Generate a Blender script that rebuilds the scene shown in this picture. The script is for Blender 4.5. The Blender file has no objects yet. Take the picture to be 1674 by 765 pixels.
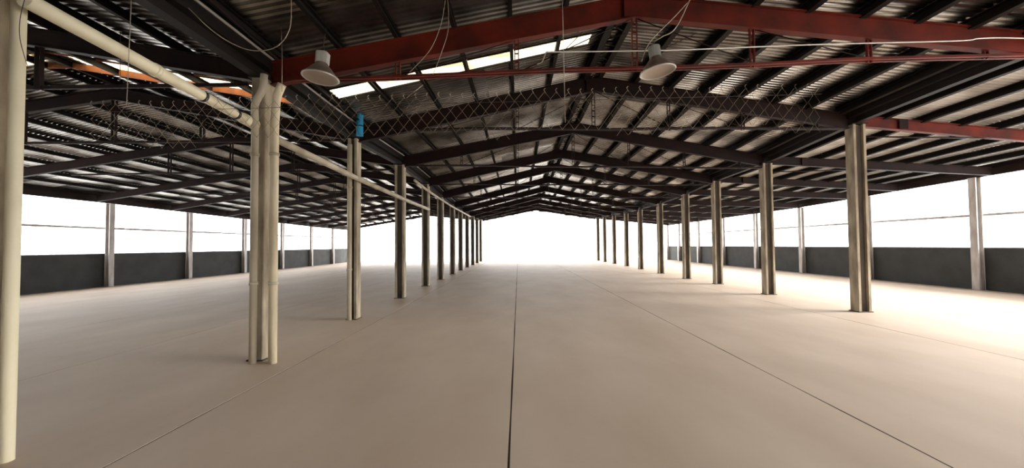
import bpy, math, random
from mathutils import Vector, Matrix
random.seed(7)
S = bpy.context.scene
COL = S.collection
EYE = 1.6

# ---------------------------------------------------------------- camera
PITCH, YAW, ROLL, FPX = 0.0288, -0.0159, 0.0084, 640.0
def cam_matrix():
    cy, sy = math.cos(YAW), math.sin(YAW)
    cp, sp = math.cos(PITCH), math.sin(PITCH)
    right = Vector((cy, -sy, 0))
    fwd0 = Vector((sy, cy, 0)); up0 = Vector((0, 0, 1))
    fwd = fwd0 * cp + up0 * sp
    up = -fwd0 * sp + up0 * cp
    cr, sr = math.cos(ROLL), math.sin(ROLL)
    r2 = right * cr - up * sr
    u2 = up * cr + right * sr
    m = Matrix(((r2.x, u2.x, -fwd.x, 0), (r2.y, u2.y, -fwd.y, 0), (r2.z, u2.z, -fwd.z, EYE), (0, 0, 0, 1)))
    return m
cd = bpy.data.cameras.new('camera'); cam = bpy.data.objects.new('camera', cd); COL.objects.link(cam)
cd.sensor_width = 36; cd.lens = 36 * FPX / 1674; cd.clip_start = 0.05; cd.clip_end = 500
cam.matrix_world = cam_matrix(); S.camera = cam

# ---------------------------------------------------------------- sky, sun, exposure
w = bpy.data.worlds.new('sky'); S.world = w; w.use_nodes = True
wn = w.node_tree.nodes; wl = w.node_tree.links
bg = wn['Background']; bg.inputs['Color'].default_value = (0.975, 0.988, 1.0, 1); bg.inputs['Strength'].default_value = 8.0
sd = bpy.data.lights.new('hazy_sun', 'SUN'); sun = bpy.data.objects.new('hazy_sun', sd); COL.objects.link(sun)
sd.energy = 30.0; sd.angle = math.radians(34); sd.color = (1, 0.985, 0.96)
sun.rotation_euler = Vector((-0.90, 0.10, -0.38)).to_track_quat('-Z', 'Y').to_euler()
S.view_settings.view_transform = 'Standard'; S.view_settings.look = 'None'
S.view_settings.exposure = -0.14; S.view_settings.gamma = 1; S.view_settings.use_curve_mapping = False
S.cycles.use_denoising = True
S.cycles.max_bounces = 8; S.cycles.diffuse_bounces = 5; S.cycles.glossy_bounces = 4

# ---------------------------------------------------------------- materials
def mat(name, col, rough=0.7, metal=0.0, col2=None, scale=4.0, bump=0.0, stretch=(1, 1, 1), contrast=(0.35, 0.65), detail=6, spec=None):
    m = bpy.data.materials.new(name); m.use_nodes = True
    n = m.node_tree.nodes; l = m.node_tree.links; b = n['Principled BSDF']
    b.inputs['Roughness'].default_value = rough; b.inputs['Metallic'].default_value = metal
    b.inputs['Base Color'].default_value = (*col, 1)
    if spec is not None: b.inputs['Specular IOR Level'].default_value = spec
    if col2 or bump:
        tc = n.new('ShaderNodeTexCoord'); mp = n.new('ShaderNodeMapping'); mp.inputs['Scale'].default_value = stretch
        l.new(tc.outputs['Object'], mp.inputs['Vector'])
        t = n.new('ShaderNodeTexNoise'); t.inputs['Scale'].default_value = scale; t.inputs['Detail'].default_value = detail
        l.new(mp.outputs['Vector'], t.inputs['Vector'])
        if col2:
            r = n.new('ShaderNodeValToRGB'); r.color_ramp.elements[0].position = contrast[0]; r.color_ramp.elements[1].position = contrast[1]
            r.color_ramp.elements[0].color = (*col, 1); r.color_ramp.elements[1].color = (*col2, 1)
            l.new(t.outputs['Fac'], r.inputs['Fac']); l.new(r.outputs['Color'], b.inputs['Base Color'])
        if bump:
            bp = n.new('ShaderNodeBump'); bp.inputs['Strength'].default_value = bump; bp.inputs['Distance'].default_value = 0.02
            l.new(t.outputs['Fac'], bp.inputs['Height']); l.new(bp.outputs['Normal'], b.inputs['Normal'])
    return m
M = {}
M['slab'] = mat('dusty_concrete', (0.45, 0.345, 0.255), 0.62, 0, (0.54, 0.43, 0.33), 1.1, 0.06, (1, 0.45, 1), (0.3, 0.7), 8, 0.3)
M['joint'] = mat('joint_earth', (0.035, 0.028, 0.02), 0.95)
M['sheet'] = mat('galvanised_sheet', (0.46, 0.45, 0.435), 0.24, 1.0, (0.16, 0.135, 0.11), 1.6, 0.035, (1, 1, 1), (0.42, 0.72))
M['sheet_lit'] = mat('lit_galvanised_sheet', (0.74, 0.73, 0.71), 0.38, 0.45, (0.42, 0.38, 0.34), 1.4, 0.035, (1, 1, 1), (0.42, 0.72))  # paler sheet copy, light bounced off the floor put into its colour
M['sheet_dull'] = mat('weathered_sheet', (0.33, 0.315, 0.30), 0.30, 1.0, (0.08, 0.07, 0.06), 1.3, 0.035, (1, 1, 1), (0.4, 0.7))
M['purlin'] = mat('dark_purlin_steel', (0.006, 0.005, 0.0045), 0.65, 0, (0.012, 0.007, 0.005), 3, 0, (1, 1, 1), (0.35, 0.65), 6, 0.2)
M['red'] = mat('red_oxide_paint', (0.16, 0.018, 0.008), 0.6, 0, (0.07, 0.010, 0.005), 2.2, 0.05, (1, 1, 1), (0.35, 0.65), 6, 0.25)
M['red_dark'] = mat('shaded_red_oxide', (0.018, 0.0055, 0.004), 0.65, 0, (0.009, 0.004, 0.0035), 2.2, 0.05, (1, 1, 1), (0.35, 0.65), 6, 0.2)  # red oxide copy with the shade under the roof put into its colour
M['orange'] = mat('rusty_orange_steel', (0.42, 0.13, 0.035), 0.7, 0, (0.22, 0.07, 0.02), 5, 0.1)
M['conc'] = mat('column_concrete', (0.46, 0.385, 0.27), 0.85, 0, (0.19, 0.145, 0.10), 6, 0.25, (1, 1, 0.3), (0.35, 0.7))
M['conc_dark'] = mat('dark_concrete', (0.09, 0.07, 0.05), 0.85, 0, (0.035, 0.026, 0.02), 5, 0.25, (1, 1, 0.3), (0.35, 0.7))  # darker concrete tone for recessed column faces and base plates
M['post'] = mat('grey_steel_post', (0.52, 0.49, 0.46), 0.5, 0.2, (0.30, 0.26, 0.24), 4, 0.05, (1, 1, 0.3))
M['pvc'] = mat('cream_plastic_pipe', (0.86, 0.78, 0.56), 0.45, 0, (0.62, 0.52, 0.33), 2.2, 0.03, (1, 1, 0.5), (0.45, 0.85))
M['pvc_warm'] = mat('stained_cream_pipe', (0.74, 0.64, 0.44), 0.5, 0, (0.40, 0.32, 0.20), 4, 0.05, (1, 1, 0.3), (0.4, 0.75))
M['pvc_dusty'] = mat('dusty_plastic_pipe', (0.55, 0.48, 0.36), 0.6, 0, (0.34, 0.28, 0.19), 3, 0.05, (1, 1, 0.4), (0.35, 0.7))
M['blue'] = mat('blue_plastic', (0.01, 0.28, 0.52), 0.4)
M['black'] = mat('black_rubber', (0.012, 0.012, 0.012), 0.6)
M['panel'] = mat('dark_grey_wall_panel', (0.045, 0.048, 0.046), 0.75, 0, (0.030, 0.032, 0.030), 2, 0.05)
M['wire'] = mat('galvanised_wire', (0.36, 0.30, 0.23), 0.5, 0.5)
M['mesh_wire'] = mat('rusty_mesh_wire', (0.20, 0.145, 0.09), 0.6, 0.2)
M['white_wire'] = mat('white_cable', (0.8, 0.78, 0.74), 0.5)
M['dark_wire'] = mat('dark_cable', (0.05, 0.04, 0.035), 0.6)
M['lamp_body'] = mat('lamp_aluminium', (0.55, 0.54, 0.50), 0.45, 0.4)
M['lamp_shade'] = mat('lamp_spun_metal', (0.34, 0.27, 0.21), 0.4, 0.5, (0.24, 0.18, 0.14), 6)
M['lamp_glass'] = mat('dusty_lamp_glass', (0.36, 0.29, 0.23), 0.35)
M['ground'] = mat('pale_yard_ground', (0.72, 0.70, 0.67), 0.9, 0, (0.64, 0.62, 0.58), 0.4)
M['whitewall'] = mat('white_boundary_wall', (0.82, 0.82, 0.80), 0.9)
def translucent():
    m = bpy.data.materials.new('yellowed_translucent_sheet'); m.use_nodes = True
    n = m.node_tree.nodes; l = m.node_tree.links; n.remove(n['Principled BSDF']); out = n['Material Output']
    t = n.new('ShaderNodeBsdfTranslucent'); d = n.new('ShaderNodeBsdfDiffuse'); mx = n.new('ShaderNodeMixShader')
    tc = n.new('ShaderNodeTexCoord'); no = n.new('ShaderNodeTexNoise'); no.inputs['Scale'].default_value = 2.5; r = n.new('ShaderNodeValToRGB')
    r.color_ramp.elements[0].color = (0.55, 0.36, 0.15, 1); r.color_ramp.elements[1].color = (0.72, 0.64, 0.46, 1)
    r.color_ramp.elements[0].position = 0.32; r.color_ramp.elements[1].position = 0.5
    l.new(tc.outputs['Object'], no.inputs['Vector']); l.new(no.outputs['Fac'], r.inputs['Fac']); l.new(r.outputs['Color'], t.inputs['Color'])
    d.inputs['Color'].default_value = (0.4, 0.36, 0.28, 1); mx.inputs['Fac'].default_value = 0.35
    l.new(t.outputs[0], mx.inputs[1]); l.new(d.outputs[0], mx.inputs[2]); l.new(mx.outputs[0], out.inputs['Surface'])
    return m
M['skylight'] = translucent()

# ---------------------------------------------------------------- helpers
class MB:
    def __init__(s): s.v = []; s.f = []; s.sm = []
    def add(s, vs, fs, smooth=False):
        o = len(s.v); s.v += [tuple(v) for v in vs]
        for f in fs: s.f.append(tuple(i + o for i in f)); s.sm.append(smooth)
    def box(s, x0, x1, y0, y1, z0, z1):
        s.add([(x, y, z) for z in (z0, z1) for y in (y0, y1) for x in (x0, x1)],
              [(0, 2, 3, 1), (4, 5, 7, 6), (0, 1, 5, 4), (2, 6, 7, 3), (0, 4, 6, 2), (1, 3, 7, 5)])
    def sweep(s, prof, pts, up=Vector((0, 0, 1)), closed=True, smooth=False):
        """prof: list of (side, up) offsets swept along pts"""
        pts = [Vector(p) for p in pts]; n = len(prof); vs = []; fs = []
        for i, p in enumerate(pts):
            d = (pts[min(i + 1, len(pts) - 1)] - pts[max(i - 1, 0)]).normalized()
            sd_ = d.cross(up); sd_ = sd_.normalized() if sd_.length > 1e-4 else Vector((1, 0, 0))
            u = sd_.cross(d).normalized()
            vs += [p + sd_ * a + u * b for a, b in prof]
        for i in range(len(pts) - 1):
            for k in range(n if closed else n - 1):
                a = i * n + k; b = i * n + (k + 1) % n
                fs.append((a, b, b + n, a + n))
        if closed:
            fs.append(tuple(range(n - 1, -1, -1))); fs.append(tuple((len(pts) - 1) * n + k for k in range(n)))
        o = len(s.v); s.v += [tuple(v) for v in vs]
        for k, f in enumerate(fs):
            s.f.append(tuple(i + o for i in f)); s.sm.append(smooth and len(f) == 4)
    def tube(s, pts, r, seg=8, smooth=True):
        up = Vector((0, 0, 1))
        a, b = Vector(pts[0]), Vector(pts[-1])
        if abs((b - a).normalized().z) > 0.9: up = Vector((0, 1, 0))
        s.sweep([(r * math.cos(2 * math.pi * k / seg), r * math.sin(2 * math.pi * k / seg)) for k in range(seg)], pts, up, True, smooth)
    def lathe(s, prof, c=(0, 0, 0), seg=28):
        vs = []; fs = []; n = len(prof)
        for k in range(seg):
            a = 2 * math.pi * k / seg
            vs += [(c[0] + r * math.cos(a), c[1] + r * math.sin(a), c[2] + z) for r, z in prof]
        for k in range(seg):
            for i in range(n - 1):
                a = k * n + i; b = ((k + 1) % seg) * n + i
                fs.append((a, b, b + 1, a + 1))
        s.add(vs, fs, True)
    def build(s, name, m, parent=None):
        me = bpy.data.meshes.new(name); me.from_pydata(s.v, [], s.f); me.materials.append(m)
        me.polygons.foreach_set('use_smooth', s.sm); me.update()
        o = bpy.data.objects.new(name, me); COL.objects.link(o)
        if parent: o.parent = parent
        return o
def tag(o, label=None, cat=None, group=None, kind=None):
    if label: o['label'] = label
    if cat: o['category'] = cat
    if group: o['group'] = group
    if kind: o['kind'] = kind
    return o
def empty(name, loc=(0, 0, 0), **k):
    o = bpy.data.objects.new(name, None); o.empty_display_size = 0.2; o.location = loc; COL.objects.link(o); return tag(o, **k)
def interp(tab, y):
    if y <= tab[0][0]: return tab[0][1]
    for (a, p), (b, q) in zip(tab, tab[1:]):
        if y <= b: return p + (q - p) * (y - a) / (b - a)
    return tab[-1][1]
def uv(u, v, Y):
    """point at depth Y seen at photo pixel (u, v)"""
    m = cam.matrix_world; d = m.to_3x3() @ Vector(((u - 837) / FPX, -(v - 382.5) / FPX, -1))
    return Vector((d.x / d.y * Y, Y, EYE + d.z / d.y * Y))
ORD = ['first', 'second', 'third', 'fourth', 'fifth', 'sixth', 'seventh', 'eighth', 'ninth', 'tenth', 'eleventh', 'twelfth', 'thirteenth']

# ---------------------------------------------------------------- roof geometry tables (height above floor)
XWL, XLR, XVL, XN, XVR, XWR = -17.4, -8.9, -3.75, 1.75, 7.9, 15.15
Y0, Y1 = -4.0, 40.0
T = {
 'WL': [(-4, 3.90), (16, 3.85), (33, 3.62), (40, 3.6)],
 'LR': [(-4, 5.25), (9, 5.28), (20, 5.1), (40, 5.0)],
 'VL': [(-4, 4.42), (5.6, 4.42), (7.2, 4.38), (8.7, 4.38), (12, 4.50), (16, 4.45), (19, 4.26), (22, 4.18), (30, 4.2), (36, 4.4), (40, 4.5)],
 'N':  [(-4, 5.35), (5.6, 5.42), (7.2, 5.50), (9, 5.60), (12, 5.58), (40, 5.55)],
 'VR': [(-4, 4.9), (5.9, 4.82), (9.25, 4.72), (12.4, 4.48), (15.7, 4.45), (18, 4.25), (21.5, 4.18), (25, 4.2), (29, 4.25), (36, 4.5), (40, 4.6)],
 'WR': [(-4, 4.2), (13, 4.06), (21, 3.84), (40, 3.8)],
}
XS = {'WL': XWL - 0.25, 'LR': XLR, 'VL': XVL, 'N': XN, 'VR': XVR, 'WR': XWR + 0.25}
SLOPES = [('WL', 'LR'), ('LR', 'VL'), ('VL', 'N'), ('N', 'VR'), ('VR', 'WR')]
def roofz(x, y):
    for a, b in SLOPES:
        if XS[a] <= x <= XS[b] or (a == 'WL' and x < XS[a]) or (b == 'WR' and x > XS[b]):
            t = (x - XS[a]) / (XS[b] - XS[a]); return interp(T[a], y) * (1 - t) + interp(T[b], y) * t
PD = 0.13       # purlin depth
RD = 0.34       # rafter depth

# ---------------------------------------------------------------- floor
floor = empty('floor', kind='structure')
joints = [XWL - 0.2, -15.2, -12.15, -9.1, -6.1, -3.05, -0.085, 3.06, 6.78, 9.8, 12.6, XWR + 0.2]
b = MB(); b.box(XWL - 0.6, XWR + 0.6, -4.2, 45.6, -0.3, -0.0025); b.build('floor_base', M['joint'], floor)
for i, (a, c) in enumerate(zip(joints, joints[1:])):
    g0 = 0.009 if abs(a + 0.085) < 0.01 else 0.008; g1 = 0.009 if abs(c + 0.085) < 0.01 else 0.008
    for (ya, yb) in ((-4, 13.0), (13.0, 30.0), (30.0, 45.5)):
        m_ = MB(); n = 24; vs = []; fs = []
        rr = [0.0025 * math.sin(i * 3 + k * 1.7) for k in range(n + 1)]
        for k in range(n + 1):
            y = ya + 0.002 + (yb - ya - 0.004) * k / n; j0 = a + g0 + rr[k]; j1 = c - g1 + rr[(k * 5) % n]
            vs += [(j0, y, -0.059), (j0, y, -0.0012), (j0 + 0.0002, y, 0), (j1 - 0.0002, y, 0), (j1, y, -0.0012), (j1, y, -0.059)]
        for k in range(n):
            for q in range(5): o_ = k * 6 + q; fs.append((o_, o_ + 6, o_ + 7, o_ + 1))
        fs += [(0, 1, 2, 3, 4, 5), tuple(n * 6 + q for q in (5, 4, 3, 2, 1, 0))]
        m_.add(vs, fs); m_.build('floor_slab', M['slab'], floor)

# yard outside
b = MB(); b.add([(-150, -60, -0.32), (150, -60, -0.32), (150, 220, -0.32), (-150, 220, -0.32)], [(0, 1, 2, 3)])
tag(b.build('ground', M['ground']), kind='structure')
b = MB(); b.box(XWL - 1, XWR + 1, 45.6, 45.9, -0.32, 0.05)
tag(b.build('trim_1', M['whitewall']), kind='structure')

# ---------------------------------------------------------------- roof: sheets, skylights, purlins
ceiling = empty('ceiling', kind='structure')
PITCHC, AMP = 0.112, 0.025
CORR = [(0.0, -1), (0.24, -1), (0.42, 1), (0.60, 1), (0.78, -1)]   # trapezoid rib: pan, web, crown, web
def sheet(a, b_, ya, yb, xa, xb, m, name='roof_sheet', dz=0.0):
    """corrugated sheet, ribs run down the slope"""
    mb_ = MB(); vs = []; fs = []; nx = 1
    def wave(y):
        t = (y / PITCHC) % 1.0
        for (p, a0), (q, a1) in zip(CORR, CORR[1:] + [(1.0, -1)]):
            if t <= q: return a0 + (a1 - a0) * (t - p) / (q - p)
        return -1
    k0 = math.floor(ya / PITCHC) - 1; ylist = [ya, yb]
    for k in range(k0, math.ceil(yb / PITCHC) + 1): ylist += [(k + p) * PITCHC for p, _ in CORR if ya + 1e-4 < (k + p) * PITCHC < yb - 1e-4]
    ylist = sorted(ylist); nb = len(ylist) - 1
    for k in range(nb + 1):
        y = ylist[k]; w_ = AMP * wave(y)
        for j in range(nx + 1):
            x = xa + (xb - xa) * j / nx
            t = (x - XS[a]) / (XS[b_] - XS[a]); z = interp(T[a], y) * (1 - t) + interp(T[b_], y) * t
            vs.append((x, y, z + w_ + AMP + dz))
    for k in range(nb):
        for j in range(nx):
            q = k * (nx + 1) + j; fs.append((q, q + 1, q + nx + 2, q + nx + 1))
    mb_.add(vs, fs, False); return mb_.build(name, m, ceiling)
SKY = (6.93, 7.38)
edges = [Y0 + 0.01]
while edges[-1] < Y1 - 0.5:
    nx_ = edges[-1] + 0.98
    if edges[-1] < SKY[0] < nx_ + 0.3: edges += [SKY[0], SKY[1]]; continue
    edges.append(min(nx_, Y1))
def spans(a, b_, ya):
    xa, xb = XS[a], XS[b_]
    if abs(ya - SKY[0]) < 1e-6:
        if (a, b_) == ('LR', 'VL'): return [(xa, -8.35, 0), (-8.35, -4.05, 1), (-4.05, xb, 0)]
        if (a, b_) == ('VL', 'N'): return [(xa, -3.42, 0), (-3.42, 1.36, 1), (1.36, xb, 0)]
        if (a, b_) == ('WL', 'LR'): return [(xa, -9.6, 0), (-9.6, -9.15, 1), (-9.15, xb, 0)]
        return [(xa, xb, 0)]
    mid = (xa + xb) / 2 + 0.3
    return [(xa, mid + 0.06, 0), (mid - 0.06, xb, 2)]
for a, b_ in SLOPES:
    for ya, yb in zip(edges, edges[1:]):
        for xa, xb, k in spans(a, b_, ya):
            dull = random.random() < 0.3
            sheet(a, b_, ya, yb + (0.03 if k != 1 and yb < Y1 else 0), xa, xb, M['skylight'] if k == 1 else (M['sheet_lit'] if a == 'VR' or (a == 'WL' and k != 2 and not dull) else M['sheet_dull'] if dull else M['sheet']),
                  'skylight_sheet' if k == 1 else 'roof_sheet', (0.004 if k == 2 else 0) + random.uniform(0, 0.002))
LY = [2.92, 5.63, 8.68, 12.11, 15.7, 18.6, 22.1, 25.4, 28.9, 32.4, 35.8, 39.3]
RY = [2.7, 5.9, 9.25, 12.43, 15.7, 18.1, 21.5, 25.3, 28.9, 32.7, 36.3, 39.3]
YS = sorted(set([Y0 + 0.05, 1.0, 4.3, 7.2, 9, 12, 16, 19, 22, 25.4, 30, 33, 36, Y1 - 0.05]))
CPROF = [(-0.035, 0.002), (-0.035, -PD), (0.035, -PD), (0.035, -PD + 0.025), (0.025, -PD + 0.025), (0.025, -PD + 0.008), (-0.027, -PD + 0.008), (-0.027, -0.008), (0.035, -0.008), (0.035, 0.002)]
CPROF = [(x * 0.85, z * 0.85 if z < 0 else z) for x, z in CPROF]
CPROF_M = [(-x * 1.7, z * 1.45 if z < 0 else z) for x, z in CPROF][::-1]
def purlin(x, m=None, prof=CPROF):
    pts = [Vector((x, y, roofz(x, y) - 0.004)) for y in YS]
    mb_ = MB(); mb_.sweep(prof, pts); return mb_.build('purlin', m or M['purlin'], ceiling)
px = []
for a, b_, sp, o0, o1 in (('WL', 'LR', 0.92, 0.35, 0.25), ('LR', 'VL', 0.84, 0.25, 0.3), ('VL', 'N', 0.84, 0.3, 0.16), ('N', 'VR', 0.84, 0.16, 0.3), ('VR', 'WR', 0.86, 0.75, 0.3)):
    xa, xb = XS[a] + o0, XS[b_] - o1; n = max(2, round((xb - xa) / sp))
    for k in range(n + 1):
        x = xa + (xb - xa) * k / n; px.append(x)
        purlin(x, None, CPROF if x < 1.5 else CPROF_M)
# ridge caps
for key in ('LR', 'N'):
    mb_ = MB(); n = 1; vs = []; fs = []
    for k, y in enumerate(YS):
        x = XS[key]
        for dx in (-0.22, 0, 0.22): vs.append((x + dx, y, roofz(x + dx, y) + 0.035))
    for k in range(len(YS) - 1):
        for j in (0, 1): q = k * 3 + j; fs.append((q, q + 1, q + 4, q + 3))
    mb_.add(vs, fs); mb_.build('ridge_cap', M['sheet_dull'], ceiling)
# lattice tying the two ridge purlins together over the nave
mb_ = MB(); y = 0.5; sgn = 1
while y < 39:
    za = roofz(XN - 0.16, y) - PD - 0.01; zb = roofz(XN + 0.16, y + 0.3) - PD - 0.01
    mb_.tube([(XN - 0.17 * sgn, y, za), (XN + 0.17 * sgn, y + 0.3, zb)], 0.010, 5); y += 0.3; sgn = -sgn
o = mb_.build('ridge_lattice', M['purlin'], ceiling); o['kind'] = 'stuff'

# skylight framing: short rusty trimmers on either side of each translucent strip
for (xa, xb) in ((-8.35, -4.05), (-3.42, 1.36)):
    for y in SKY:
        for p0, p1 in zip(sorted([q for q in px if xa - 0.9 < q < xb + 0.9]), sorted([q for q in px if xa - 0.9 < q < xb + 0.9])[1:]):
            if p0 < -3.75 < p1: continue
            mb_ = MB(); s_ = 0.035; TD = (0.02 if y == SKY[0] else (0.11 if xa < -5 else 0.03))
            mb_.sweep([(-0.015, 0), (-0.015, -TD), (0.015, -TD), (0.015, 0)], [(p0 + s_, y, roofz(p0 + s_, y) - 0.012), (p1 - s_, y, roofz(p1 - s_, y) - 0.012)])
            mb_.build('skylight_trimmer', M['orange'] if xa < -5 else M['purlin'], ceiling)

# ---------------------------------------------------------------- trusses
def yline(i, x): return LY[i] + (RY[i] - LY[i]) * (x - XVL) / (XVR - XVL)
def IPROF(w_, d, t=0.014, tf=0.018):
    return [(-w_, 0), (-w_, -tf), (-t, -tf), (-t, -d + tf), (-w_, -d + tf), (-w_, -d), (w_, -d), (w_, -d + tf), (t, -d + tf), (t, -tf), (w_, -tf), (w_, 0)]
LPROF = [(-0.03, 0), (-0.03, -0.05), (0.03, -0.05), (0.03, -0.042), (-0.022, -0.042), (-0.022, 0)]
def rafter_pts(i, x0, x1, n=6):
    return [Vector((x0 + (x1 - x0) * k / n, yline(i, x0 + (x1 - x0) * k / n), roofz(x0 + (x1 - x0) * k / n, yline(i, x0 + (x1 - x0) * k / n)) - PD - 0.004)) for k in range(n + 1)]
def nave_truss(i):
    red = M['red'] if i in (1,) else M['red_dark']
    t = empty('roof_truss', (XN, yline(i, XN), interp(T['VL'], LY[i]) - 0.48),
              label=(f'{ORD[i - 1]} {"bright red" if i == 1 else "dark red-brown"} steel truss in view from the camera, spanning the central nave' if i else 'red-brown nave truss overhead, just above the top edge of the picture'), cat='roof truss', group='trusses over the central nave')
    inv = Matrix.Translation(-t.location)
    def part(mb_, name, m):
        o_ = mb_.build(name, m, t); o_.data.transform(inv); return o_
    for x0, x1 in ((XVL + 0.10, XN - 0.012), (XN + 0.012, XVR - 0.10)):
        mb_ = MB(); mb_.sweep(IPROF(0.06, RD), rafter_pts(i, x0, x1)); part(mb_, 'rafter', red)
    # bottom tie (double angle)
    ztl = interp(T['VL'], LY[i]) - PD - RD + 0.12 ; ztr = interp(T['VR'], RY[i]) - PD - RD - 0.02
    if i == 1: ztl, ztr = 4.05, 4.40
    if i == 2: ztl, ztr = 4.25, 4.30
    def zt(x): return ztl + (ztr - ztl) * (x - XVL) / (XVR - XVL)
    for dy in (-0.04, 0.04):
        mb_ = MB(); pts = [(x, yline(i, x) + dy, zt(x) + (0.015 * math.sin(x * 1.3 + i))) for x in [XVL + 0.2 + (XVR - XVL - 0.4) * k / 8 for k in range(9)]]
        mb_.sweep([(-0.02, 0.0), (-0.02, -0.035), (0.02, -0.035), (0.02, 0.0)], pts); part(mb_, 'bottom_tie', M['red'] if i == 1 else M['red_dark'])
    for k in range(-2, 4):
        x = XN + 1.75 * k; y = yline(i, x); z1 = roofz(x, y) - PD - RD + 0.01; z0 = zt(x) - 0.05
        if z1 - z0 < 0.12: continue
        mb_ = MB(); s_ = 0.028 if k else 0.035
        for q in (-1, 1): mb_.box(x + q * s_ - 0.007, x + q * s_ + 0.007, y - 0.02, y + 0.02, z0, z1)
        zz = z0 + 0.05
        while zz < z1 - 0.03: mb_.box(x - s_, x + s_, y - 0.004, y + 0.004, zz, zz + 0.02); zz += 0.13
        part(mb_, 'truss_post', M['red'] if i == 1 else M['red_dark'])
    for k in (-1, 0, 1, 2):   # thin crossing rods
        xa = XN + 1.75 * (k - 1) + 0.04; xb = XN + 1.75 * k - 0.04
        if k == 2: xa, xb = xb, xa
        if k >= 1: xa, xb = XN + 1.75 * k + 0.04, XN + 1.75 * (k - 1) + 0.04
        mb_ = MB(); mb_.tube([(xa, yline(i, xa), zt(xa)), (xb, yline(i, xb), roofz(xb, yline(i, xb)) - PD - RD)], 0.008, 5); part(mb_, 'truss_rod', M['red_dark'])
    mb_ = MB(); x = XN; y = yline(i, x); z = roofz(x, y) - PD
    mb_.box(x - 0.16, x + 0.16, y - 0.068, y - 0.061, z - RD + 0.0, z - 0.07); part(mb_, 'gusset_plate', red)
    return t
for i in range(12): nave_truss(i)
def aisle_frame(i, side):
    k0 = [XVL, XVR][side == 'right']; red = M['red'] if (side == 'right' and i == 2) else M['red_dark']
    nth = i - 1 if side == 'left' else i - 2
    t = empty('aisle_frame', (k0, yline(i, k0), roofz(k0, yline(i, k0)) - 0.48),
              label=(f'{ORD[nth]} dark steel roof frame in view from the camera in the {side} aisle' if nth >= 0 else f'dark steel {side} aisle roof frame beyond the picture edge') if i != 2 or side == 'left' else 'bright red sloping roof beam right of the nearest right row column',
              cat='roof frame', group=f'roof frames of the {side} aisle')
    inv = Matrix.Translation(-t.location)
    def part(mb_, name, m):
        o_ = mb_.build(name, m, t); o_.data.transform(inv); return o_
    if side == 'left':
        for x0, x1 in ((XWL + 0.15, XLR - 0.012), (XLR + 0.012, XVL - 0.10)):
            mb_ = MB(); mb_.sweep(IPROF(0.055, 0.26), rafter_pts(i, x0, x1)); part(mb_, 'rafter', red)
        def zt(x): return 4.02 + (x - XVL) * 0.01 - (0.0 if i < 4 else 0.12)
        xa, xb = XLR - 4.9, XVL - 0.2
        mb_ = MB(); mb_.sweep([(-0.02, 0), (-0.02, -0.05), (0.02, -0.05), (0.02, 0)], [(xa, yline(i, xa), zt(xa)), (xb, yline(i, xb), zt(xb))]); part(mb_, 'bottom_tie', M['red_dark'])
        for k in (-1, 0, 1):
            x = XLR + 1.9 * k; y = yline(i, x); mb_ = MB()
            for q in (-1, 1): mb_.box(x + q * 0.04 - 0.008, x + q * 0.04 + 0.008, y - 0.025, y + 0.025, zt(x) - 0.06, roofz(x, y) - PD - 0.25)
            part(mb_, 'truss_post', M['red_dark'])
    else:
        mb_ = MB(); pts = rafter_pts(i, XVR + 0.10, XWR - 0.12)
        mb_.sweep(IPROF(0.06, 0.26), pts); part(mb_, 'rafter', red)
        mb_ = MB(); xa, xb = XVR + 0.2, XVR + 3.4
        mb_.tube([(xa, yline(i, xa), roofz(xa, yline(i, xa)) - 0.62), (xb, yline(i, xb), roofz(xb, yline(i, xb)) - 0.38)], 0.018, 6); part(mb_, 'knee_brace', M['red_dark'])
        x = XVR + 1.15; y = yline(i, x); mb_ = MB(); z = roofz(x, y) - PD - 0.26
        mb_.box(x - 0.10, x + 0.10, y - 0.075, y - 0.061, z + 0.02, z + 0.24); part(mb_, 'splice_plate', M['red_dark'])
for i in range(12):
    aisle_frame(i, 'left')
    if i: aisle_frame(i, 'right')

# ---------------------------------------------------------------- valley gutters and eave beams
def valley(x, key, side):
    g = empty('valley_gutter', (x, 18, 4.0)); g.parent = ceiling
    inv = Matrix.Translation(-g.location)
    mb_ = MB(); pts = [(x, y, roofz(x, y) - 0.02) for y in YS]
    mb_.sweep([(-0.17, 0.03), (-0.17, -0.20), (0.17, -0.20), (0.17, 0.03), (0.155, 0.03), (0.155, -0.185), (-0.155, -0.185), (-0.155, 0.03)], pts)
    mb_.build('gutter_trough', M['purlin'], g).data.transform(inv)
    mb_ = MB(); mb_.sweep([(-0.07, -0.205), (-0.07, -0.33), (0.07, -0.33), (0.07, -0.205)], pts)
    mb_.build('gutter_beam', M['purlin'], g).data.transform(inv)
    for q in (-1, 1):
        mb_ = MB(); mb_.sweep([(q * 0.172, -0.02), (q * 0.172, -0.05), (q * 0.19, -0.05), (q * 0.19, -0.02)], pts); mb_.build('gutter_lip', M['post'], g).data.transform(inv)
valley(XVL, 'VL', 'left'); valley(XVR, 'VR', 'right')
for x, s_, side in ((XWL, 1, 'left'), (XWR, -1, 'right')):
    mb_ = MB(); mb_.sweep(IPROF(0.05, 0.35), [(x, y, roofz(x, y) - 0.012) for y in YS])
    tag(mb_.build('eave_beam', M['red_dark']), f'dark red eave beam along the top of the open {side} side', 'beam')

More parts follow.
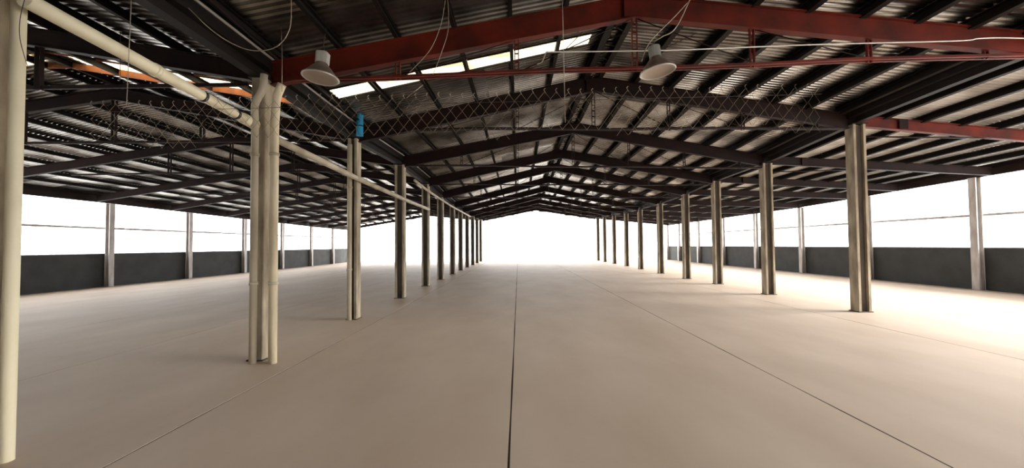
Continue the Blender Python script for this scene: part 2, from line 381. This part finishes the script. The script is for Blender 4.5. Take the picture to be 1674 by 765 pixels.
# ---------------------------------------------------------------- columns
def H(mb_, w_, d, z0, z1, tf=0.055, tw=0.06):
    mb_.add([(x, y, z) for z in (z0, z1) for x, y in [(-w_, -d), (-w_ + tf, -d), (-w_ + tf, -tw / 2), (w_ - tf, -tw / 2), (w_ - tf, -d), (w_, -d), (w_, d), (w_ - tf, d), (w_ - tf, tw / 2), (-w_ + tf, tw / 2), (-w_ + tf, d), (-w_, d)]],
            [tuple(range(11, -1, -1)), tuple(range(12, 24))] + [(k, (k + 1) % 12, (k + 1) % 12 + 12, k + 12) for k in range(12)])
LX = [-4.10, -3.72, -3.66, -3.66, -3.72, -3.70, -3.72, -3.75, -3.78, -3.78, -3.78, -3.78]
RX = [7.9, 7.9, 7.93, 7.83, 7.9, 7.70, 7.75, 7.85, 7.95, 7.98, 7.98, 7.98]
def column(i, row):
    X = (LX if row == 'left' else RX)[i]; Y = (LY if row == 'left' else RY)[i]; k = XVL if row == 'left' else XVR
    top = roofz(k, Y) - 0.02 - 0.335
    lab = {('left', 0): 'cream-grey concrete column cut off by the left edge of the picture',
           ('left', 1): 'tall cream-brown concrete column flanked by two rain pipes at left',
           ('left', 2): 'weathered concrete column beneath the blue pipe piece'}.get((row, i), f'{ORD[i - (2 if row == "right" else 0)]} weathered concrete column of the {row} row from the camera')
    c = empty('concrete_column', (X, Y, 0), label=lab, cat='column', group=f'concrete columns of the {row} row')
    mb_ = MB(); w_ = 0.14 if not (row == 'left' and i < 3) else 0.10
    if row == 'left' and i < 2:
        mb_.add([(x, y, z) for z in (0.0, top - 0.02) for x, y in [(-w_, -0.11), (-w_ + 0.012, -0.122), (w_ - 0.012, -0.122), (w_, -0.11), (w_, 0.12), (-w_, 0.12)]],
                [(5, 4, 3, 2, 1, 0), tuple(range(6, 12))] + [(q, (q + 1) % 6, (q + 1) % 6 + 6, q + 6) for q in range(6)])
        mb_.build('shaft', M['conc'], c)
    else:
        H(mb_, w_, 0.12, 0.0, top - 0.02); mb_.build('shaft', M['conc'], c)
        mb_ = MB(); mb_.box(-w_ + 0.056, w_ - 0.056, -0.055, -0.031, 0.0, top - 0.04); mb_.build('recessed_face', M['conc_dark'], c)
    mb_ = MB(); mb_.box(-w_ - 0.04, w_ + 0.04, -0.15, 0.15, top - 0.02, top); mb_.build('cap_plate', M['purlin'], c)
    mb_ = MB(); mb_.box(-w_ - 0.02, w_ + 0.02, -0.145, 0.145, 0, 0.018); mb_.build('base_plate', M['conc_dark'], c)
    return c
for i in range(12): column(i, 'left')
for i in range(2, 12): column(i, 'right')

# ---------------------------------------------------------------- open sides: posts, low dark walls, rails
def side_wall(x, side, ys, s_):
    wl_ = empty('wall_' + side, (x, 0, 0), kind='structure')
    lim = 40.0
    for j, (a, c) in enumerate(zip(ys, ys[1:])):
        if a >= lim: break
        mb_ = MB(); o_ = s_ * 0.17
        mb_.box(o_ - 0.04, o_ + 0.04, a + 0.004, min(c, lim) - 0.004, 0.0, 1.385)
        mb_.build('wall_panel', M['panel'], wl_)
        mb_ = MB(); mb_.box(o_ - 0.055, o_ + 0.055, a + 0.004, min(c, lim) - 0.004, 1.387, 1.405); mb_.build('coping', M['panel'], wl_)
        mb_ = MB(); mb_.tube([(o_, a + 0.002, 2.47), (o_, min(c, lim) - 0.002, 2.47)], 0.045, 8); mb_.build('side_rail', M['post'], wl_)
    n = 0
    for y in ys:
        if y > lim or y < 9: continue
        seen = y > 13
        top = roofz(x, y) - PD - 0.01 - 0.22
        p = empty('side_post', (x, y, 0), label=f'{ORD[n]} slim grey steel post in view from the near end of the {side} open side' if seen else f'slim grey steel post of the {side} open side just beyond the picture edge', cat='post', group=f'posts of the {side} open side'); n += seen
        mb_ = MB(); H(mb_, 0.10, 0.11, 0.012, top - 0.012, 0.03, 0.02); mb_.build('shaft', M['post'], p)
        mb_ = MB(); mb_.box(-0.11, 0.11, -0.14, 0.14, 0, 0.012); mb_.build('base_plate', M['post'], p)
        mb_ = MB(); mb_.box(-0.11, 0.11, -0.12, 0.12, top - 0.012, top); mb_.build('cap_plate', M['post'], p)
side_wall(XWL, 'left', [-3.75, 0.0, 4.1, 8.2, 12.3, 16.4, 20.43, 24.6, 28.6, 32.67, 36.5, 40.0], -1)
side_wall(XWR, 'right', [-3.75, 1.1, 5.1, 9.1, 13.18, 17.2, 21.18, 25.2, 29.2, 33.2, 37.2, 40.0], 1)
# unseen wall added behind the camera, its width set to limit floor light
wb = empty('wall_back_unseen', (0, Y0 - 0.1, 0), kind='structure')
x = XWL - 0.1
while x < XVR - 0.2:
    x2 = min(x + 2.33, XVR)
    xm = (x + x2) / 2
    mb_ = MB(); mb_.add([(px_, yy, zz) for yy in (-0.05, 0.05) for px_, zz in ((x, 0), (x2 - 0.006, 0), (x2 - 0.006, roofz(x2, Y0) - 0.1), (x, roofz(x, Y0) - 0.1))],
        [(0, 1, 2, 3), (7, 6, 5, 4), (0, 4, 5, 1), (1, 5, 6, 2), (2, 6, 7, 3), (3, 7, 4, 0)])
    mb_.build('wall_panel', M['panel'], wb); x = x2
# far end rail
fr = empty('end_rail', (2, 45.2, 0), label='thin pale horizontal rail across the bright far end', cat='rail')
mb_ = MB(); mb_.tube([(-3.6, 0, 2.4), (3.9, 0, 2.4)], 0.05, 6); mb_.build('rail', M['whitewall'], fr)
for xx in (-3.6, 0.15, 3.9):
    mb_ = MB(); mb_.tube([(xx, 0, -0.02), (xx, 0, 2.4)], 0.018, 6); mb_.build('rail_post', M['whitewall'], fr)

# ---------------------------------------------------------------- rain pipes
def rings(parent, pts_dirs, r, m):
    for p, d in pts_dirs:
        mb_ = MB(); d = Vector(d).normalized() * 0.022; p = Vector(p); mb_.tube([p - d, p + d], r, 16); mb_.build('pipe_coupling', m, parent)
def smooth_path(pts, n=6):
    pts = [Vector(p) for p in pts]; out = [pts[0]]
    for i in range(1, len(pts) - 1):
        a, p, c = pts[i - 1], pts[i], pts[i + 1]; r = min((p - a).length, (c - p).length, 0.16) * 0.5
        s_, e_ = p + (a - p).normalized() * r, p + (c - p).normalized() * r
        for k in range(n + 1): t = k / n; out.append(s_ * (1 - t) ** 2 + p * 2 * t * (1 - t) + e_ * t * t)
    out.append(pts[-1]); return out
def top_tag(o, l, c, g=None): return tag(o, l, c, g)
# big slanting pipe between the first columns
A = uv(40, -2, 2.86); B_ = uv(412, 201, 5.44)
pp = empty('slanting_pipe', (0, 0, 0), label='thick cream plastic pipe sloping from the left edge down to the second column', cat='pipe')
mb_ = MB(); mb_.tube([A, B_], 0.063, 20); mb_.build('pipe_run', M['pvc'], pp)
dirv = B_ - A
rings(pp, [(A + dirv * 0.42, dirv)], 0.070, M['pvc']); rings(pp, [(A + dirv * 0.66, dirv), (A + dirv * 0.875, dirv)], 0.066, M['black'])
mb_ = MB(); mb_.tube([A + dirv * 0.93, B_ + dirv.normalized() * 0.07], 0.076, 20); mb_.build('pipe_socket', M['pvc'], pp)
# continuation behind
pts = [uv(452, 228, 5.95), uv(583, 291, 8.35), uv(661, 326, 11.8), uv(701, 342, 15.3)]
pp = empty('slanting_pipe', label='thinner dusty pipe sloping on from the second column into the distance', cat='pipe')
mb_ = MB(); mb_.tube(pts[:2], 0.055, 12); mb_.build('pipe_run', M['pvc_dusty'], pp)
mb_ = MB(); mb_.tube(pts[1:], 0.055, 12); mb_.build('pipe_run', M['pvc_dusty'], pp)
pp = empty('slanting_pipe', label='far pale pipe just under the left valley gutter behind the fourth column', cat='pipe')
mb_ = MB(); mb_.tube([uv(678, 295, 13.2), uv(701, 313, 15.2), uv(738, 337, 20.3), uv(769, 354, 28.5)], 0.045, 10); mb_.build('pipe_run', M['pvc_dusty'], pp)
# vertical pipes
def vpipe(label, path, r, m, col_=None, zs=(1.1, 2.9)):
    p = empty('rain_pipe', (path[-1][0], path[-1][1], 0), label=label, cat='pipe', group='rain pipes on the left columns')
    inv = Matrix.Translation(-p.location)
    mb_ = MB(); mb_.tube(smooth_path(path), r, 16); o_ = mb_.build('pipe_run', m, p); o_.data.transform(inv)
    for z in zs:
        mb_ = MB(); mb_.lathe([(r + 0.004, -0.02), (r + 0.010, -0.02), (r + 0.010, 0.02), (r + 0.004, 0.02)], (path[-1][0], path[-1][1], z), 16); o_ = mb_.build('pipe_bracket', M['pvc_dusty'], p); o_.data.transform(inv)
    return p
x1, y1 = LX[1], LY[1]
def P(u, v, Y): q = uv(u, v, Y); return (q.x, q.y, q.z)
vpipe('cream rain pipe with offset elbow on the left side of the second column', [P(432, 122, 5.36), P(430, 146, 5.36), P(416, 170, 5.36), (P(417, 200, 5.40)[0], 5.40, 3.3), (P(417, 200, 5.40)[0], 5.40, 0.0)], 0.048, M['pvc_dusty'])
vpipe('bright cream rain pipe running down the right side of the second column', [P(461, 138, 5.36), P(452, 158, 5.40),  (P(449, 200, 5.40)[0], 5.40, 3.3), (P(449, 200, 5.40)[0], 5.40, 0.0)], 0.056, M['pvc_warm'])
q = P(20, 400, 2.95)
vpipe('thick cream rain pipe standing at the left edge of the picture', [(q[0], 2.95, 4.0), (q[0], 2.95, 2.0), (q[0], 2.95, 0.0)], 0.044, M['pvc'], None, ())
q = P(570, 400, 8.46)
vpipe('narrow dusty rain pipe beside the third column of the left row', [(q[0] - 0.0, 8.5, 3.85), (q[0], 8.5, 2.0), (q[0], 8.5, 0.0)], 0.05, M['pvc_dusty'])
# blue pipe piece
q = uv(588, 203, 8.42)
bp = empty('blue_pipe_piece', (q.x, q.y, q.z - 0.26), label='short bright blue plastic pipe piece at the top of a left row column', cat='pipe')
mb_ = MB(); mb_.lathe([(0.0, 0), (0.074, 0), (0.074, 0.5), (0.08, 0.5), (0.08, 0.54), (0.066, 0.54), (0.066, 0.3), (0, 0.3)], seg=20); mb_.build('pipe_body', M['blue'], bp)
mb_ = MB(); mb_.lathe([(0.076, 0.2), (0.081, 0.2), (0.081, 0.225), (0.076, 0.225)], seg=20); mb_.build('clamp_band', M['black'], bp)

# ---------------------------------------------------------------- high bay lamps
def lamp(u, v, Y, tilt, label, sq):
    c = uv(u, v, Y)
    L = empty('high_bay_lamp', c, label=label, cat='lamp', group='high bay lamps under the nave roof')
    L.rotation_euler = (math.radians(tilt[0]), math.radians(tilt[1]), 0)
    mb_ = MB(); mb_.lathe([(0.226, -0.012), (0.234, -0.004), (0.234, 0.010), (0.215, 0.022), (0.185, 0.055), (0.150, 0.10), (0.112, 0.145), (0.082, 0.175), (0.078, 0.195), (0.0, 0.195)], seg=40); mb_.build('reflector_shade', M['lamp_shade'], L)
    mb_ = MB(); mb_.lathe([(0.214, -0.004), (0.226, -0.014), (0.236, -0.006), (0.226, 0.002)], seg=40); mb_.build('lens_rim', M['lamp_body'], L)
    mb_ = MB(); mb_.lathe([(0.216, -0.002), (0.19, 0.012), (0.12, 0.022), (0.0, 0.026)], seg=40); mb_.build('lamp_glass', M['lamp_glass'], L)
    mb_ = MB(); n = 28; pr = []
    for k in range(n * 2):
        a = math.pi * k / n; r = (0.078 if k % 2 else 0.068)
        if sq: r *= min(1.15, 1 / max(abs(math.cos(a)), abs(math.sin(a))))
        pr.append((r * math.cos(a), r * math.sin(a)))
    mb_.add([(x, y, z) for z in (0.195, 0.345) for x, y in pr], [tuple(range(2 * n - 1, -1, -1)), tuple(range(2 * n, 4 * n))] + [(k, (k + 1) % (2 * n), (k + 1) % (2 * n) + 2 * n, k + 2 * n) for k in range(2 * n)])
    mb_.build('ballast_housing', M['lamp_body'], L)
    mb_ = MB(); mb_.tube([(0, 0, 0.345), (0, 0, 0.385), (0.018, 0, 0.405), (0.0, 0, 0.425), (-0.014, 0, 0.41)], 0.006, 6); mb_.build('hook', M['dark_wire'], L)
    return c
c1 = lamp(524, 127, 5.15, (-3, 4), 'unlit high bay lamp with a square ribbed housing hanging at upper left', True)
c2 = lamp(1075, 117, 5.25, (-1, -7), 'unlit high bay lamp with a round housing, hanging right of the nave ridge', False)

# ---------------------------------------------------------------- cables, chains and wires
def wire(name, label, pts, r, m, cat='cable', group=None, seg=5):
    mb_ = MB(); mb_.tube(pts, r, seg); return tag(mb_.build(name, m), label, cat, group)
def arc(pts, n=8):   # Catmull-Rom
    pts = [Vector(p) for p in pts]; q = [pts[0]] + pts + [pts[-1]]; out = []
    for i in range(1, len(q) - 2):
        for k in range(n):
            t = k / n; out.append(0.5 * ((2 * q[i]) + (-q[i - 1] + q[i + 1]) * t + (2 * q[i - 1] - 5 * q[i] + 4 * q[i + 1] - q[i + 2]) * t * t + (-q[i - 1] + 3 * q[i] - 3 * q[i + 1] + q[i + 2]) * t ** 3))
    out.append(pts[-1]); return out
wire('lamp_cable', 'thin dark drop cable holding the upper left lamp', [Vector(c1) + Vector((0.03, 0, 0.42)), Vector((c1.x + 0.02, c1.y + 0.1, roofz(c1.x, c1.y + 0.1) - 0.02))], 0.006, M['dark_wire'])
top = uv(1150, -14, 5.25); top.z = roofz(top.x, top.y) - 0.0
wire('lamp_conduit', 'pale conduit slanting up and right from the lamp beside the ridge', arc([Vector(c2) + Vector((-0.03, 0, 0.42)), uv(1082, 60, 5.22), uv(1108, 40, 5.22), top]), 0.009, M['wire'])
wire('lamp_conduit', 'second thin conduit slanting from the ridge down past the round lamp', arc([uv(1048, 101, 5.45), uv(1063, 68, 5.45), uv(1102, 28, 5.45), uv(1135, -8, 5.45)]), 0.007, M['wire'])
wire('white_cable', 'long white cable stretched from the nave lamp to the right edge', arc([uv(893, 85, 5.5), uv(940, 84.5, 5.5), uv(1050, 83, 5.5), uv(1130, 81, 5.5), uv(1330, 73, 5.55), uv(1560, 67, 5.55), uv(1600, 63, 5.55), uv(1650, 62, 5.6), uv(1760, 66, 5.6)]), 0.009, M['white_wire'])
wire('cable_end', 'bent grey cable end hooked down left of the nave lamp', arc([uv(893, 85, 5.45), uv(890, 92, 5.45), uv(886, 101, 5.45), uv(878, 105, 5.45)]), 0.008, M['wire'])
def drop(u0, v1, Y, lab, r=0.004, du=0, m='wire'):
    p1 = uv(u0 + du, v1, Y); a = uv(u0, 0, Y); d = a - p1
    t = (roofz(a.x, Y) - 0.05 - p1.z) / d.z; top_ = p1 + d * t
    wire('hanging_wire', lab, [top_, (top_ + p1) / 2 + Vector((0.008, 0, 0)), p1], r, M[m], 'wire')
drop(213, 172, 3.24, 'thin pale wire hanging past the slanting pipe in the left aisle', 0.003, -6)
drop(918, 200, 3.22, 'thin pale wire hanging down near the nave ridge', 0.003, 6)
drop(459, 150, 5.0, 'thin pale wire dropping beside the second column', 0.004, 2)
drop(197, 132, 5.3, 'faint dark wire hanging left of the pale one in the left aisle', 0.004, -1, 'dark_wire')
wire('cable_loop', 'dark cable sagging in a wide loop above the second column', arc([uv(285, -10, 4.15), uv(345, 48, 4.15), uv(390, 76, 4.15), uv(425, 83, 4.15), uv(455, 74, 4.15), uv(474, 45, 4.15), uv(476, -5, 4.15)]), 0.005, M['wire'])
wire('cable_loop', 'thin dark cable curling down the front of the edge pipe', arc([uv(42, -8, 2.56), uv(33, 30, 2.56), uv(33, 65, 2.56), uv(45, 108, 2.6)]), 0.0022, M['dark_wire'])
wire('sagging_cable', 'longer of two thin cables sagging from the nave roof left of centre', arc([uv(729, -12, 4.75), uv(722, 35, 4.75), uv(704, 80, 4.75), uv(670, 118, 4.75)]), 0.004, M['wire'])
wire('sagging_cable', 'shorter of two thin cables sagging from the nave roof left of centre', arc([uv(731, -12, 4.8), uv(733, 45, 4.8), uv(722, 85, 4.8), uv(708, 122, 4.8)]), 0.004, M['wire'])
wire('brace_rod', 'rust brown rod descending diagonally to the top of the second column', [uv(330, -10, 4.05), uv(455, 98, 5.15)], 0.014, M['red_dark'], 'rod')
wire('cable_run', 'thin diagonal wire in front of the upper nave roof right of the ridge', [uv(1192, 28, 6.9), uv(1085, 80, 6.9)], 0.008, M['dark_wire'], 'cable')
wire('cable_run', 'thin diagonal wire across the upper nave roof left of the ridge', [uv(985, 20, 6.9), uv(925, 80, 6.9)], 0.008, M['dark_wire'], 'cable')
wire('broken_rod', 'pale loose rod pieces hanging in the nave left of the skylight end', [uv(692, 138, 5.6), uv(665, 160, 5.6)], 0.006, M['wire'], 'rod')

# ---------------------------------------------------------------- chain-link strip hanging across the aisle and nave
def chain_link():
    a = uv(150, 171, 3.2); c = uv(1345, 141, 3.2)
    root = empty('chain_link_mesh', (0, 3.2, 0), label='torn strip of rusty chain-link mesh hanging across the left aisle and nave', cat='wire mesh')
    hp = 0.0487; n = int((c.x - a.x) / hp); mb_ = MB(); hk = MB()
    for i in range(n):
        x0 = a.x + i * hp; t = i / n; zt = a.z + (c.z - a.z) * t + 0.008 * math.sin(i * 0.35)
        rows = 5 + (1 if (i // 9) % 3 == 1 else 0)
        pts = []
        for j in range(rows + 1):
            side = (j + i) % 2
            pts.append(Vector((x0 + hp * side + random.uniform(-.003, .003), (0.004 if side else -0.004) + 0.02 * math.sin(i * 0.13), zt - 0.062 * j + random.uniform(-.003, .003))))
        mb_.tube(pts, 0.0017, 4, False)
        if i % 2 == 0:
            x = pts[0].x; y = pts[0].y
            hk.tube([(x + 0.008, y, zt - 0.014), (x, y, zt + 0.003), (x - 0.006, y, zt + 0.014), (x + 0.004, y, zt + 0.029), (x + 0.008, y, zt + 0.023)], 0.0023, 4, False)
    mb_.build('netting', M['mesh_wire'], root); o = hk.build('twisted_wire_end', M['wire'], root); o['kind'] = 'stuff'
    mb_ = MB(); mb_.tube([(a.x, 0.012, a.z - 0.06), (c.x, 0.012, c.z - 0.06)], 0.002, 4); mb_.build('line_wire', M['dark_wire'], root)
    # suspended on short droppers from the wires above
chain_link()
